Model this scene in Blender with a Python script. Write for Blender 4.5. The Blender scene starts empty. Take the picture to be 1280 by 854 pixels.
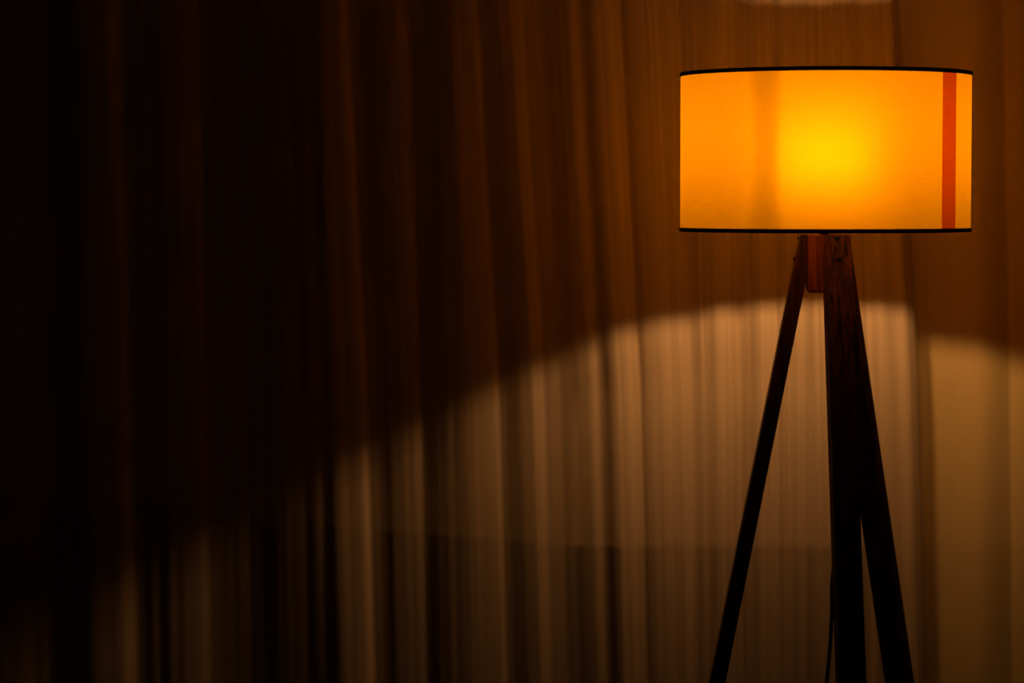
import bpy, bmesh, math, random
import numpy as np
from mathutils import Vector, Matrix

S = bpy.context.scene
COL = S.collection
rng = random.Random(7)

# ------------------------------------------------------------------ camera
F_MM, SENSOR = 100.0, 36.0
FPX = F_MM / SENSOR * 1280.0
D = 4.445                                   # camera to lamp axis
PITCH = math.atan((427 - 247) / FPX)        # looking slightly down
CX = (1030.5 - 640) / FPX * D               # lamp stands to the right of the camera axis
SHADE_BOTTOM = 1.20


def ray(px, py):
    u, v = (px - 640) / FPX, (427 - py) / FPX
    c, s = math.cos(PITCH), math.sin(PITCH)
    return Vector((u, c + v * s, -s + v * c))


def rel_at(px, py, y0):
    d = ray(px, py)
    return d * ((D + y0) / d.y)


R_SHADE = 0.2253
CAM_Z = SHADE_BOTTOM - rel_at(1030.5, 291.8, -R_SHADE).z
CAM = Vector((-CX, -D, CAM_Z))


def at(px, py, y0):
    """world point on the plane Y = y0 seen at a pixel of the 1280x854 frame"""
    return CAM + rel_at(px, py, y0)


SHADE_TOP = at(1030.5, 82.5, -R_SHADE).z

cam_d = bpy.data.cameras.new('camera')
cam_d.lens, cam_d.sensor_width = F_MM, SENSOR
cam_d.clip_start, cam_d.clip_end = 0.05, 50
cam = bpy.data.objects.new('camera', cam_d)
cam.location = CAM
cam.rotation_euler = (math.pi / 2 - PITCH, 0, 0)
cam_d.dof.use_dof = True
cam_d.dof.focus_distance = D - 0.12
cam_d.dof.aperture_fstop = 2.2
COL.objects.link(cam)
S.camera = cam

# ------------------------------------------------------------------ materials
def new_mat(name):
    m = bpy.data.materials.new(name)
    m.use_nodes = True
    nt = m.node_tree
    nt.nodes.clear()
    out = nt.nodes.new('ShaderNodeOutputMaterial')
    return m, nt, out


def node(nt, kind, **kw):
    n = nt.nodes.new(kind)
    for k, v in kw.items():
        if k in n.inputs:
            n.inputs[k].default_value = v
        else:
            setattr(n, k, v)
    return n


def mix(nt, fac, a, b):
    n = nt.nodes.new('ShaderNodeMixShader')
    if isinstance(fac, (int, float)):
        n.inputs[0].default_value = fac
    else:
        nt.links.new(fac, n.inputs[0])
    nt.links.new(a, n.inputs[1])
    nt.links.new(b, n.inputs[2])
    return n.outputs[0]


def principled(name, color, rough=0.6, metallic=0.0, noise=None):
    m, nt, out = new_mat(name)
    p = node(nt, 'ShaderNodeBsdfPrincipled', Roughness=rough, Metallic=metallic)
    p.inputs['Base Color'].default_value = (*color, 1)
    if noise:
        tc = nt.nodes.new('ShaderNodeTexCoord')
        nz = node(nt, 'ShaderNodeTexNoise', Scale=noise)
        bp = node(nt, 'ShaderNodeBump', Strength=0.25, Distance=0.002)
        nt.links.new(tc.outputs['Object'], nz.inputs['Vector'])
        nt.links.new(nz.outputs['Fac'], bp.inputs['Height'])
        nt.links.new(bp.outputs['Normal'], p.inputs['Normal'])
    nt.links.new(p.outputs[0], out.inputs[0])
    return m


def wood(name, dark, light, scale=1.0, rough=0.55):
    m, nt, out = new_mat(name)
    tc = nt.nodes.new('ShaderNodeTexCoord')
    mp = nt.nodes.new('ShaderNodeMapping')
    mp.inputs['Scale'].default_value = (70 * scale, 70 * scale, 4.0 * scale)
    nz = node(nt, 'ShaderNodeTexNoise', Scale=1.6, Detail=5.0, Roughness=0.6, Distortion=1.2)
    cr = nt.nodes.new('ShaderNodeValToRGB')
    cr.color_ramp.elements[0].position, cr.color_ramp.elements[1].position = 0.36, 0.68
    cr.color_ramp.elements[0].color = (*dark, 1)
    cr.color_ramp.elements[1].color = (*light, 1)
    bp = node(nt, 'ShaderNodeBump', Strength=0.3, Distance=0.002)
    p = node(nt, 'ShaderNodeBsdfPrincipled', Roughness=rough)
    L = nt.links.new
    L(tc.outputs['Object'], mp.inputs[0]); L(mp.outputs[0], nz.inputs['Vector'])
    L(nz.outputs['Fac'], cr.inputs[0]); L(cr.outputs[0], p.inputs['Base Color'])
    L(nz.outputs['Fac'], bp.inputs['Height']); L(bp.outputs[0], p.inputs['Normal'])
    L(p.outputs[0], out.inputs[0])
    return m


def weave_bump(nt, scale, strength, dist):
    """fine crossed threads, used by the shade and curtains"""
    tc = nt.nodes.new('ShaderNodeTexCoord')
    w1 = node(nt, 'ShaderNodeTexNoise', Scale=1.0, Detail=2.0)
    mp = nt.nodes.new('ShaderNodeMapping')
    mp.inputs['Scale'].default_value = (scale * 0.12, scale * 0.12, scale)
    nt.links.new(tc.outputs['Object'], mp.inputs[0])
    nt.links.new(mp.outputs[0], w1.inputs['Vector'])
    bp = node(nt, 'ShaderNodeBump', Strength=strength, Distance=dist)
    nt.links.new(w1.outputs['Fac'], bp.inputs['Height'])
    return w1.outputs['Fac'], bp.outputs[0]


SHADE_T = (0.152, 0.080, 0.0004)
SHADE_F = (0.27, 0.152, 0.001)


def shade_material(name, trans, fwd, f_fwd, f_dif):
    m, nt, out = new_mat(name)
    fac, nrm = weave_bump(nt, 420, 0.15, 0.0004)
    cr = nt.nodes.new('ShaderNodeValToRGB')
    cr.color_ramp.elements[0].position, cr.color_ramp.elements[1].position = 0.25, 0.75
    cr.color_ramp.elements[0].color = tuple(c * 0.90 for c in trans) + (1,)
    cr.color_ramp.elements[1].color = tuple(c * 1.05 for c in trans) + (1,)
    nt.links.new(fac, cr.inputs[0])
    tr = nt.nodes.new('ShaderNodeBsdfTranslucent')
    nt.links.new(cr.outputs[0], tr.inputs[0])
    # straight-on light is spread by the uneven threads: rough lobes of two widths
    tc2 = nt.nodes.new('ShaderNodeTexCoord')
    nz2 = node(nt, 'ShaderNodeTexNoise', Scale=900.0, Detail=1.0)
    nt.links.new(tc2.outputs['Object'], nz2.inputs['Vector'])
    bp2 = node(nt, 'ShaderNodeBump', Strength=1.0, Distance=0.0004)
    nt.links.new(nz2.outputs['Fac'], bp2.inputs['Height'])
    lobes = []
    for ior in (0.40, 0.50, 0.60, 0.72):
        q = node(nt, 'ShaderNodeBsdfRefraction', Roughness=1.0, IOR=ior)
        q.inputs['Color'].default_value = (*fwd, 1)
        nt.links.new(bp2.outputs[0], q.inputs['Normal'])
        lobes.append(q.outputs[0])
    rf_out = mix(nt, 0.5, mix(nt, 0.5, lobes[0], lobes[1]), mix(nt, 0.35, lobes[2], lobes[3]))
    df = nt.nodes.new('ShaderNodeBsdfDiffuse')
    df.inputs[0].default_value = (0.62, 0.26, 0.03, 1)
    nt.links.new(nrm, df.inputs['Normal'])
    a = mix(nt, f_fwd, tr.outputs[0], rf_out)
    b = mix(nt, f_dif, a, df.outputs[0])
    nt.links.new(b, out.inputs[0])
    return m


def curtain_material(name, color, clear, trans, streak):
    m, nt, out = new_mat(name)
    _, nrm = weave_bump(nt, 300, 0.08, 0.0004)
    df = nt.nodes.new('ShaderNodeBsdfDiffuse')
    df.inputs[0].default_value = (*color, 1)
    tr = nt.nodes.new('ShaderNodeBsdfTranslucent')
    tr.inputs[0].default_value = (*color, 1)
    tp = nt.nodes.new('ShaderNodeBsdfTransparent')
    a = mix(nt, trans, df.outputs[0], tr.outputs[0])
    # gathered cloth: threads lie closer in some upright streaks than in others
    uv = nt.nodes.new('ShaderNodeUVMap')
    mp = nt.nodes.new('ShaderNodeMapping')
    mp.inputs['Scale'].default_value = (95.0, 0.55, 1.0)
    nz = node(nt, 'ShaderNodeTexNoise', Scale=1.0, Detail=3.0, Roughness=0.65)
    mr = nt.nodes.new('ShaderNodeMapRange')
    mr.inputs['From Min'].default_value, mr.inputs['From Max'].default_value = 0.3, 0.7
    mr.inputs['To Min'].default_value, mr.inputs['To Max'].default_value = clear - streak, clear + streak
    nt.links.new(uv.outputs[0], mp.inputs[0]); nt.links.new(mp.outputs[0], nz.inputs['Vector'])
    nt.links.new(nz.outputs['Fac'], mr.inputs[0])
    b = mix(nt, mr.outputs[0], a, tp.outputs[0])
    nt.links.new(b, out.inputs[0])
    return m


M = {}
M['shade'] = shade_material('shade_cloth', SHADE_T, SHADE_F, 0.27, 0.10)
M['seam'] = shade_material('shade_seam', (0.62, 0.17, 0.001), (0.75, 0.2, 0.002), 0.15, 0.10)
M['band'] = principled('black_trim_tape', (0.012, 0.010, 0.009), 0.6, noise=300)
M['leg'] = wood('dark_stained_wood', (0.006, 0.003, 0.0015), (0.22, 0.108, 0.034))
M['block'] = wood('red_brown_wood', (0.16, 0.055, 0.018), (0.60, 0.25, 0.08), 0.7)
M['black'] = principled('black_metal', (0.015, 0.014, 0.014), 0.4, 0.6)
M['cord'] = principled('black_rubber', (0.01, 0.01, 0.01), 0.5)
M['white_plastic'] = principled('grey_plastic', (0.30, 0.29, 0.28), 0.4)
M['curtain'] = curtain_material('sheer_cloth', (0.80, 0.69, 0.53), 0.34, 0.10, 0.20)
M['curtain_b'] = curtain_material('golden_sheer_cloth', (0.93, 0.79, 0.40), 0.18, 0.10, 0.04)
M['wall'] = principled('painted_plaster', (0.84, 0.73, 0.55), 0.8, noise=60)
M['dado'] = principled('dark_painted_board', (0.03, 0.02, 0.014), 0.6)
M['floor'] = wood('floor_boards', (0.03, 0.016, 0.009), (0.06, 0.034, 0.02), 0.2, 0.4)

BULB_COLOR = (1.0, 0.44, 0.135)
BULB_STRENGTH = 910.0
m, nt, out = new_mat('frosted_glowing_bulb')
em = node(nt, 'ShaderNodeEmission', Strength=BULB_STRENGTH)
em.inputs[0].default_value = (*BULB_COLOR, 1)
nt.links.new(em.outputs[0], out.inputs[0])
M['bulb'] = m

# ------------------------------------------------------------------ mesh helpers
def obj(name, bm, mat, parent=None, smooth=True):
    me = bpy.data.meshes.new(name)
    bmesh.ops.recalc_face_normals(bm, faces=bm.faces[:])
    bm.to_mesh(me); bm.free()
    me.materials.append(mat)
    if smooth:
        for p in me.polygons:
            p.use_smooth = True
        try:
            me.set_sharp_from_angle(angle=math.radians(35))
        except Exception:
            pass
    o = bpy.data.objects.new(name, me)
    COL.objects.link(o)
    if parent:
        o.parent = parent
    return o


def tag(o, label, cat, group=None, kind=None):
    o['label'] = label
    o['category'] = cat
    if group: o['group'] = group
    if kind: o['kind'] = kind
    return o


def lathe(profile, n=64, center=(0, 0), closed=False):
    """profile: (r, z) pairs turned round a vertical axis"""
    bm = bmesh.new()
    rings = []
    for r, z in profile:
        if r < 1e-6:
            rings.append([bm.verts.new((center[0], center[1], z))])
        else:
            rings.append([bm.verts.new((center[0] + r * math.cos(2 * math.pi * k / n),
                                        center[1] + r * math.sin(2 * math.pi * k / n), z)) for k in range(n)])
    pairs = list(zip(rings[:-1], rings[1:]))
    if closed:
        pairs.append((rings[-1], rings[0]))
    for a, b in pairs:
        for k in range(n):
            k2 = (k + 1) % n
            if len(a) == 1 and len(b) == 1:
                continue
            if len(a) == 1:
                bm.faces.new((a[0], b[k], b[k2]))
            elif len(b) == 1:
                bm.faces.new((a[k], a[k2], b[0]))
            else:
                bm.faces.new((a[k], a[k2], b[k2], b[k]))
    return bm


def tube(points, r, n=12, bm=None, cyclic=False):
    """round rod swept along a smoothed path"""
    bm = bm or bmesh.new()
    pts = [Vector(p) for p in points]
    N = len(pts)
    rings = []
    ref = Vector((0.31, 0.87, 0.38)).normalized()
    for i, p in enumerate(pts):
        t = (pts[min(i + 1, N - 1)] - pts[max(i - 1, 0)]).normalized()
        a = t.cross(ref).normalized()
        b = t.cross(a).normalized()
        rings.append([bm.verts.new(p + (a * math.cos(2 * math.pi * k / n) + b * math.sin(2 * math.pi * k / n)) * r) for k in range(n)])
    for a, b in zip(rings[:-1], rings[1:]):
        for k in range(n):
            bm.faces.new((a[k], a[(k + 1) % n], b[(k + 1) % n], b[k]))
    bm.faces.new(rings[0]); bm.faces.new(rings[-1][::-1])
    return bm


def spline(ctrl, per=10):
    P = [Vector(c) for c in ctrl]
    P = [P[0] * 2 - P[1]] + P + [P[-1] * 2 - P[-2]]
    res = []
    for i in range(1, len(P) - 2):
        for k in range(per):
            t = k / per
            p0, p1, p2, p3 = P[i - 1], P[i], P[i + 1], P[i + 2]
            res.append(0.5 * ((2 * p1) + (p2 - p0) * t + (2 * p0 - 5 * p1 + 4 * p2 - p3) * t * t + (3 * p1 - p0 - 3 * p2 + p3) * t ** 3))
    res.append(P[-2])
    return res


def box(x0, x1, y0, y1, z0, z1, bevel=0.0):
    bm = bmesh.new()
    bmesh.ops.create_cube(bm, size=1)
    for v in bm.verts:
        v.co = Vector(((x0 + x1) / 2 + v.co.x * (x1 - x0), (y0 + y1) / 2 + v.co.y * (y1 - y0), (z0 + z1) / 2 + v.co.z * (z1 - z0)))
    if bevel:
        bmesh.ops.bevel(bm, geom=bm.edges[:], offset=bevel, segments=2, affect='EDGES', profile=0.6)
    return bm


# ------------------------------------------------------------------ the lamp
lamp = bpy.data.objects.new('floor_lamp', None)
COL.objects.link(lamp)
tag(lamp, 'glowing floor lamp with orange drum shade on dark wooden tripod before the curtains', 'lamp')

# drum shade: one layer of cloth, black tape at both rims
zb, zt = SHADE_BOTTOM, SHADE_TOP
BAND = 0.0063
prof = [(R_SHADE, zb + (zt - zb) * k / 24) for k in range(25)]
shade = obj('lamp_shade', lathe(prof, 160), M['shade'], lamp)


def rim(z0, z1):
    a, b = R_SHADE - 0.0018, R_SHADE + 0.0014
    e = 0.0008
    return lathe([(a, z0 + e), (a + e, z0), (b - e, z0), (b, z0 + e), (b, z1 - e), (b - e, z1), (a + e, z1), (a, z1 - e)], 160, closed=True)


for z0 in (zb, zt - BAND):
    o = obj('rim_band', rim(z0, z0 + BAND), M['band'], shade)
    o['label'] = 'black tape edging'
# lapped seam: a second thickness of cloth, a bit over two centimetres wide
bm = bmesh.new()
def seam_angle(px):
    x = (px - 1030.5) / 180.6
    return math.asin(max(-1, min(1, x)))
a0, a1 = seam_angle(1157.2), seam_angle(1177.2)
prev = None
NS = 8
for k in range(NS + 1):
    a = a0 + (a1 - a0) * k / NS
    edge = 0.0007
    r0 = R_SHADE + edge
    col = [bm.verts.new((r0 * math.sin(a), -r0 * math.cos(a), z)) for z in (zb + BAND, zb + 0.06, zb + 0.12, zb + 0.18, zt - BAND)]
    if prev:
        for i in range(4):
            bm.faces.new((prev[i], col[i], col[i + 1], prev[i + 1]))
    prev = col
o = obj('seam_strip', bm, M['seam'], shade)
o['label'] = 'red vertical seam strip'

# bulb, housing, socket, harp and top spider inside the shade
bz = zb + 0.0975
RB = 0.031
prof = [(RB * math.cos(t), bz + RB * math.sin(t)) for t in [math.radians(-8 + k * 8) for k in range(13)] if t < math.radians(89)] + [(0, bz + RB)]
bulb = obj('bulb', lathe(prof, 48), M['bulb'], lamp)
rl, zl = RB * math.cos(math.radians(-8)), bz + RB * math.sin(math.radians(-8))
obj('bulb_collar', lathe([(0, zl + 0.0002), (rl, zl), (rl * 0.93, zl - 0.010), (0.0145, zl - 0.03), (0.0135, zl - 0.036), (0, zl - 0.036)], 40), M['white_plastic'], bulb)
BLOCK_TOP = zb - 0.004
obj('socket', lathe([(0, zl - 0.0362), (0.018, zl - 0.0362), (0.0195, zl - 0.040), (0.0195, zl - 0.064), (0.014, zl - 0.070), (0.0065, zl - 0.071), (0.0065, BLOCK_TOP - 0.002), (0, BLOCK_TOP - 0.002)], 32), M['black'], lamp)
ha = math.radians(-29.5)
hd = Vector((math.sin(ha), -math.cos(ha), 0))
ztop = zt - 0.012
ctrl = []
for sgn, order in ((1, range(0, 6)), (-1, range(5, -1, -1))):
    H = [(0.020, zl - 0.056), (0.070, zl - 0.050), (0.125, bz - 0.035), (0.130, bz + 0.045), (0.085, ztop - 0.008), (0.012, ztop)]
    for i in order:
        r, z = H[i]
        ctrl.append(hd * (sgn * r) + Vector((0, 0, z)))
obj('harp', tube(spline(ctrl, 8), 0.0038, 12), M['black'], lamp)
bm = bmesh.new()
for k in range(3):
    a = math.radians(15 + 120 * k)
    tube([(0, 0, ztop + 0.004), (R_SHADE * 0.5 * math.cos(a), R_SHADE * 0.5 * math.sin(a), ztop + 0.004),
          ((R_SHADE - 0.001) * math.cos(a), (R_SHADE - 0.001) * math.sin(a), zt - 0.004)], 0.0019, 10, bm)
obj('shade_spider', bm, M['black'], lamp)
obj('finial', lathe([(0, ztop - 0.004), (0.008, ztop - 0.004), (0.009, ztop + 0.006), (0.005, ztop + 0.011), (0, ztop + 0.012)], 24), M['black'], lamp)

# tripod legs: flat boards, cut upright where they meet the block
LEG_W, LEG_T = 0.041, 0.0222
LEG_TOP = at(1045, 293.6, -0.03).z
LEGS = [  # top pixel, bottom pixel, depth at top / at y=854, compass angle of the outer face, screws
    dict(t=(1009.0, 293), b=(896.3, 854), yt=0.0, yb=0.004, phi=178.0),
    dict(t=(1045.0, 293), b=(1063.7, 854), yt=-0.036, yb=-0.168, phi=281.0),
    dict(t=(1042.5, 293), b=(1124.6, 854), yt=0.030, yb=0.135, phi=57.0),
]
hexa = []
for L in LEGS:
    P, Q = at(*L['t'], L['yt']), at(*L['b'], L['yb'])
    d = (Q - P).normalized()
    foot = P + d * (P.z / -d.z)
    ph = math.radians(L['phi'])
    nh = Vector((math.cos(ph), math.sin(ph), 0))
    tau = Vector((-nh.y, nh.x, 0))
    nrm = tau.cross(d).normalized()
    if nrm.dot(nh) < 0: nrm = -nrm
    tau = d.cross(nrm).normalized()
    C = P - nh * 0.010 if L['phi'] < 90 else P
    L.update(P=P, d=d, nh=nh, tau=tau, nrm=nrm)
    top, bot = P - d * 0.06, foot + d * 0.06
    bm = bmesh.new()
    ring = []
    for c, grow in ((top, 1.0), (bot, 1.05)):
        ring.append([bm.verts.new(c + tau * (su * LEG_W * grow / 2) + nrm * (sv * LEG_T * grow / 2)) for su, sv in ((-1, -1), (1, -1), (1, 1), (-1, 1))])
    for k in range(4):
        bm.faces.new((ring[0][k], ring[0][(k + 1) % 4], ring[1][(k + 1) % 4], ring[1][k]))
    bm.faces.new(ring[0]); bm.faces.new(ring[1][::-1])
    for co, no in ((C, -nh), (Vector((0, 0, LEG_TOP)), Vector((0, 0, 1))), (Vector((0, 0, 0)), Vector((0, 0, -1)))):
        g = bm.verts[:] + bm.edges[:] + bm.faces[:]
        res = bmesh.ops.bisect_plane(bm, geom=g, plane_co=co, plane_no=no, clear_outer=True)
        cut = [e for e in res['geom_cut'] if isinstance(e, bmesh.types.BMEdge)]
        bmesh.ops.holes_fill(bm, edges=[e for e in bm.edges if e.is_boundary], sides=0)
    bmesh.ops.bevel(bm, geom=[e for e in bm.edges if e.calc_length() > 0.012], offset=0.0012, segments=2, affect='EDGES')
    # keep the grain running along the board
    leg = obj('leg', bm, M['leg'], lamp)
    L['obj'] = leg
    w2 = Vector((-math.sin(ph), math.cos(ph), 0)) * (LEG_W / 2)
    hexa += [C - w2, C + w2]


def screw(leg, co, nrm):
    R = nrm.to_track_quat('Z', 'Y').to_matrix().to_4x4()
    bm = lathe([(0, -0.002), (0.0041, -0.002), (0.0041, 0.0008), (0.0034, 0.0022), (0.0018, 0.0027), (0.0016, 0.0014), (0, 0.0014)], 20)
    bm.transform(Matrix.Translation(co) @ R)
    obj('screw', bm, M['black'], leg)


for i, L in enumerate(LEGS):
    for zpx in ((1046.3, 299.7), (1049.2, 326.2)):
        zz = at(zpx[0], zpx[1], -0.045).z
        s = (L['P'].z - zz) / -L['d'].z
        c = L['P'] + L['d'] * s + L['nrm'] * (LEG_T / 2)
        if i == 1:
            tgt = at(zpx[0], zpx[1], c.y)
            c += L['tau'] * ((tgt - c).dot(L['tau']))
        screw(L['obj'], c, L['nrm'])

# central block the legs are screwed to
ctr = sum((p for p in hexa), Vector()) / 6
poly = sorted(hexa, key=lambda p: math.atan2(p.y - ctr.y, p.x - ctr.x))
z1, z0 = LEG_TOP - 0.0006, at(1018, 366, -0.03).z
bm = bmesh.new()
lo = [bm.verts.new((p.x, p.y, z0)) for p in poly]
hi = [bm.verts.new((p.x, p.y, z1)) for p in poly]
bm.faces.new(lo[::-1]); bm.faces.new(hi)
for k in range(6):
    bm.faces.new((lo[k], lo[(k + 1) % 6], hi[(k + 1) % 6], hi[k]))
bmesh.ops.bevel(bm, geom=[e for e in bm.edges if min(v.co.z for v in e.verts) < z0 + 1e-5 and max(v.co.z for v in e.verts) < z0 + 1e-4], offset=0.003, segments=3, affect='EDGES')
o = obj('mounting_block', bm, M['block'], lamp)
o['label'] = 'reddish brown wooden block'

# power cord: down the leg nearest the camera, then hanging free to the floor
P, d = LEGS[1]['P'], LEGS[1]['d']
ctrl = [at(1048, 380, 0.0), at(1052, 520, -0.005), at(1049, 640, -0.03), at(1043.5, 695, -0.045), at(1040.2, 730, -0.05), at(1039.8, 765, -0.052), at(1037.5, 810, -0.055), at(1033.2, 854, -0.06)]
e = ctrl[-1]
ctrl += [Vector((e.x - 0.012, e.y, e.z - 0.12)), Vector((e.x - 0.03, e.y + 0.01, 0.16)), Vector((e.x - 0.035, e.y + 0.05, 0.03)), Vector((e.x - 0.02, e.y + 0.16, 0.004)), Vector((e.x + 0.06, e.y + 0.35, 0.004)), Vector((e.x + 0.25, 0.40, 0.004))]
obj('power_cord', tube(spline(ctrl, 8), 0.0030, 10), M['cord'], lamp)

# ------------------------------------------------------------------ curtains
DC = 0.48
PXM = FPX / (D + DC)                        # pixels per metre at the curtain


def interp(x, pts):
    a = np.array(pts, float)
    return np.interp(x, a[:, 0], a[:, 1])


def build_curtain(name, mat, tilt_pts, lean_pts, base_pts, u0, u1, ydepth, amp_deg, fine, z_top, seed, win=190, step=1.0):
    """cloth hung in folds; u is the pixel column where a fold crosses y=200"""
    r = np.random.RandomState(seed)
    u = np.arange(u0 - 260, u1 + 260, step)
    tilt = interp(u, tilt_pts)
    # fine pleats
    ph = r.rand(24) * 6.283
    fn = np.zeros_like(u)
    for k in range(24):
        wl = 9 + 70 * r.rand() ** 1.6
        fn += np.sin(2 * np.pi * u / wl + ph[k]) * (0.6 + 0.4 * np.sin(u / (90 + 60 * r.rand()) + ph[-k]))
    fn *= fine / np.sqrt(12)
    ker = np.hanning(5 if step == 1 else 3); ker /= ker.sum()
    tilt = np.convolve(tilt + fn, ker, 'same')
    slope = np.tan(np.radians(np.clip(tilt * interp(u, amp_deg), -66, 66)))
    dep = np.cumsum(slope) * step / PXM
    k = int(win / step)
    w = np.hanning(2 * k + 1); w /= w.sum()
    dep = dep - np.convolve(np.pad(dep, k, mode='reflect', reflect_type='odd'), w, 'valid')
    sel = (u >= u0) & (u <= u1)
    u, dep = u[sel], dep[sel]
    lean = interp(u, lean_pts)
    base = interp(u, base_pts)
    nz = 72
    zs = np.concatenate([np.linspace(0.004, 2.45, nz)])
    ang = r.rand(6) * 6.283
    bm = bmesh.new()
    rows = []
    for z in zs:
        py = 247 - (z - CAM_Z) * PXM         # picture row of this height at the curtain
        py_c = min(max(py, -500), 1200)
        px = u + lean * (py_c - 200 - 0.5 * max(0.0, py_c - 480)) / 430.0   # folds hang straighter low down
        # folds soften and wander a little with height
        wob = 1.0 + 0.10 * np.sin(u / 47.0 + z * 3.1 + ang[0]) + 0.08 * np.sin(u / 23.0 - z * 4.3 + ang[1])
        yy = ydepth + base + dep * wob + 0.0025 * np.sin(u / 60.0 + z * 2.0 + ang[2])
        xx = -CX + (px - 640) / FPX * (D + ydepth + base)
        rows.append([bm.verts.new((float(a), float(b), float(z))) for a, b in zip(xx, yy)])
    for a, b in zip(rows[:-1], rows[1:]):
        for i in range(len(a) - 1):
            bm.faces.new((a[i], a[i + 1], b[i + 1], b[i]))
    me = bpy.data.meshes.new(name)
    uvl = bm.loops.layers.uv.new('cloth')
    bm.verts.index_update()
    nu = len(rows[0])
    for fc in bm.faces:
        for lp in fc.loops:
            i = lp.vert.index
            lp[uvl].uv = (float(u[i % nu]) / PXM, float(zs[i // nu]))
    bm.to_mesh(me); bm.free()
    me.materials.append(mat)
    for p in me.polygons: p.use_smooth = True
    o = bpy.data.objects.new(name, me)
    COL.objects.link(o)
    print('curtain', name, 'depth range', dep.min(), dep.max())
    return o


TILT_A = [(-300, -.2), (0, -.5), (8, -.25), (60, -.25), (66, -.9), (100, -.9), (110, -.3), (132, -.1), (148, .35), (156, .7), (162, -.45), (200, -.5),
          (228, -.2), (242, .25), (250, .5), (257, -.45), (300, -.7), (390, -.7), (408, -.4), (416, -.1), (431, .15), (438, .6), (442, 1.0), (447, -.45), (485, -.35),
          (494, -.1), (508, .2), (515, .2), (522, -.6), (556, -.4), (574, -.05), (592, .15), (601, .5), (606, 1.0), (611, -.3), (617, -.3), (638, 0), (652, .25),
          (664, .35), (672, -.2), (688, 0), (700, -.5), (715, -.3), (729, .2), (735, -.4), (744, -.7), (750, -.5), (757, .1), (769, .5), (783, 1.0), (788, -.6), (797, -.2), (812, .2), (828, .6), (838, .3),
          (850, .2), (875, 0), (887, -.4), (900, .2), (915, .6), (922, .5), (926, -.6), (940, -.2), (955, .1), (966, .6), (973, -.7), (985, -.1),
          (1000, .2), (1020, -.1), (1040, .15), (1055, -.5), (1062, .4), (1066, .7), (1072, -.6), (1085, -.3), (1100, .1), (1113, -.4), (1119, -.2), (1122, .7), (1134, .9), (1138, 0), (1400, 0)]
LEAN = [(-200, 5), (0, 5), (150, 8), (245, 5), (438, 20), (505, 17), (540, 9), (572, 17), (603, 24), (778, 25), (850, 15), (920, 8), (1000, 8), (1060, 15), (1126, 26), (1500, 26)]
BASE_A = [(-300, .95), (0, .69), (240, .46), (440, .265), (650, .084), (720, .048), (790, .022), (860, .006), (900, 0), (1100, 0), (1500, 0)]
sc1 = build_curtain('sheer_curtain', M['curtain'], TILT_A, LEAN, BASE_A, -30, 1134, DC, np.array([(0, 44), (620, 46), (760, 58), (1100, 58)]), 0.24, 2.45, 3, win=230)
tag(sc1, 'wide pale sheer curtain hanging in many soft folds behind and left of the lamp', 'curtain', 'sheer curtains')

TILT_B = [(800, 0), (1100, .1), (1140, .1), (1150, -.2), (1180, -.5), (1200, -.9), (1215, -.7), (1225, .1), (1240, .7), (1254, .8), (1259, -.8), (1268, -.5), (1285, .3), (1330, .5), (1400, -.2), (1600, 0)]
LEAN_B = [(900, 20), (1120, 22), (1180, 8), (1252, 12), (1300, 10), (1600, 10)]
BASE_B = [(800, 0), (1600, 0)]
sc2 = build_curtain('sheer_curtain', M['curtain_b'], TILT_B, LEAN_B, BASE_B, 1085, 1420, DC + 0.080, np.array([(0, 26), (2000, 26)]), 0.05, 2.45, 11)
tag(sc2, 'flatter golden sheer curtain at the right of the lamp, hanging smooth', 'curtain', 'sheer curtains')

# ------------------------------------------------------------------ the room
WALL_Y = 0.75
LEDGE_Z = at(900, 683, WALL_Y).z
CORNER_X = at(715, 500, WALL_Y).x           # the wall bends back a little left of the lamp
K = 0.72
LX = -2.3


def wall_run(x0, x1, k, z0, z1, front, thick):
    """upright slab from x0 to x1 whose face runs Y = front + k (x1 - x)"""
    bm = bmesh.new()
    q = [(x0, front + k * (x1 - x0)), (x1, front), (x1, front + thick), (x0, front + thick + k * (x1 - x0))]
    lo = [bm.verts.new((x, y, z0)) for x, y in q]
    hi = [bm.verts.new((x, y, z1)) for x, y in q]
    bm.faces.new(lo[::-1]); bm.faces.new(hi)
    for i in range(4):
        bm.faces.new((lo[i], lo[(i + 1) % 4], hi[(i + 1) % 4], hi[i]))
    return bm


for nm, bm, mt in (('wall_back', wall_run(CORNER_X, 1.6, 0, 0, 2.6, WALL_Y, 0.1), 'wall'),
                   ('wall_left', wall_run(LX, CORNER_X, K, 0, 2.6, WALL_Y, 0.1), 'wall'),
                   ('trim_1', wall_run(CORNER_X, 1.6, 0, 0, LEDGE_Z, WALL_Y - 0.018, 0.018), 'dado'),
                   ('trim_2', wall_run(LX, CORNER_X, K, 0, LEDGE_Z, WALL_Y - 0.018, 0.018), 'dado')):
    w = obj(nm, bm, M[mt], smooth=False)
    w['kind'] = 'structure'
f = obj('floor', box(-2.6, 1.6, -2.2, 2.3, -0.05, 0), M['floor'], smooth=False); f['kind'] = 'structure'

# ------------------------------------------------------------------ world and view
wd = bpy.data.worlds.new('night')
wd.use_nodes = True
bg = wd.node_tree.nodes['Background']
bg.inputs[0].default_value = (1.0, 0.45, 0.25, 1)
bg.inputs[1].default_value = 0.0015
S.world = wd

S.view_settings.view_transform = 'Standard'
S.view_settings.look = 'None'
S.view_settings.gamma = 1.0
S.view_settings.exposure = 0.0
S.view_settings.use_curve_mapping = False
S.cycles.use_denoising = True
S.cycles.max_bounces = 10
S.cycles.diffuse_bounces = 5
S.cycles.transparent_max_bounces = 16
S.cycles.sample_clamp_indirect = 0
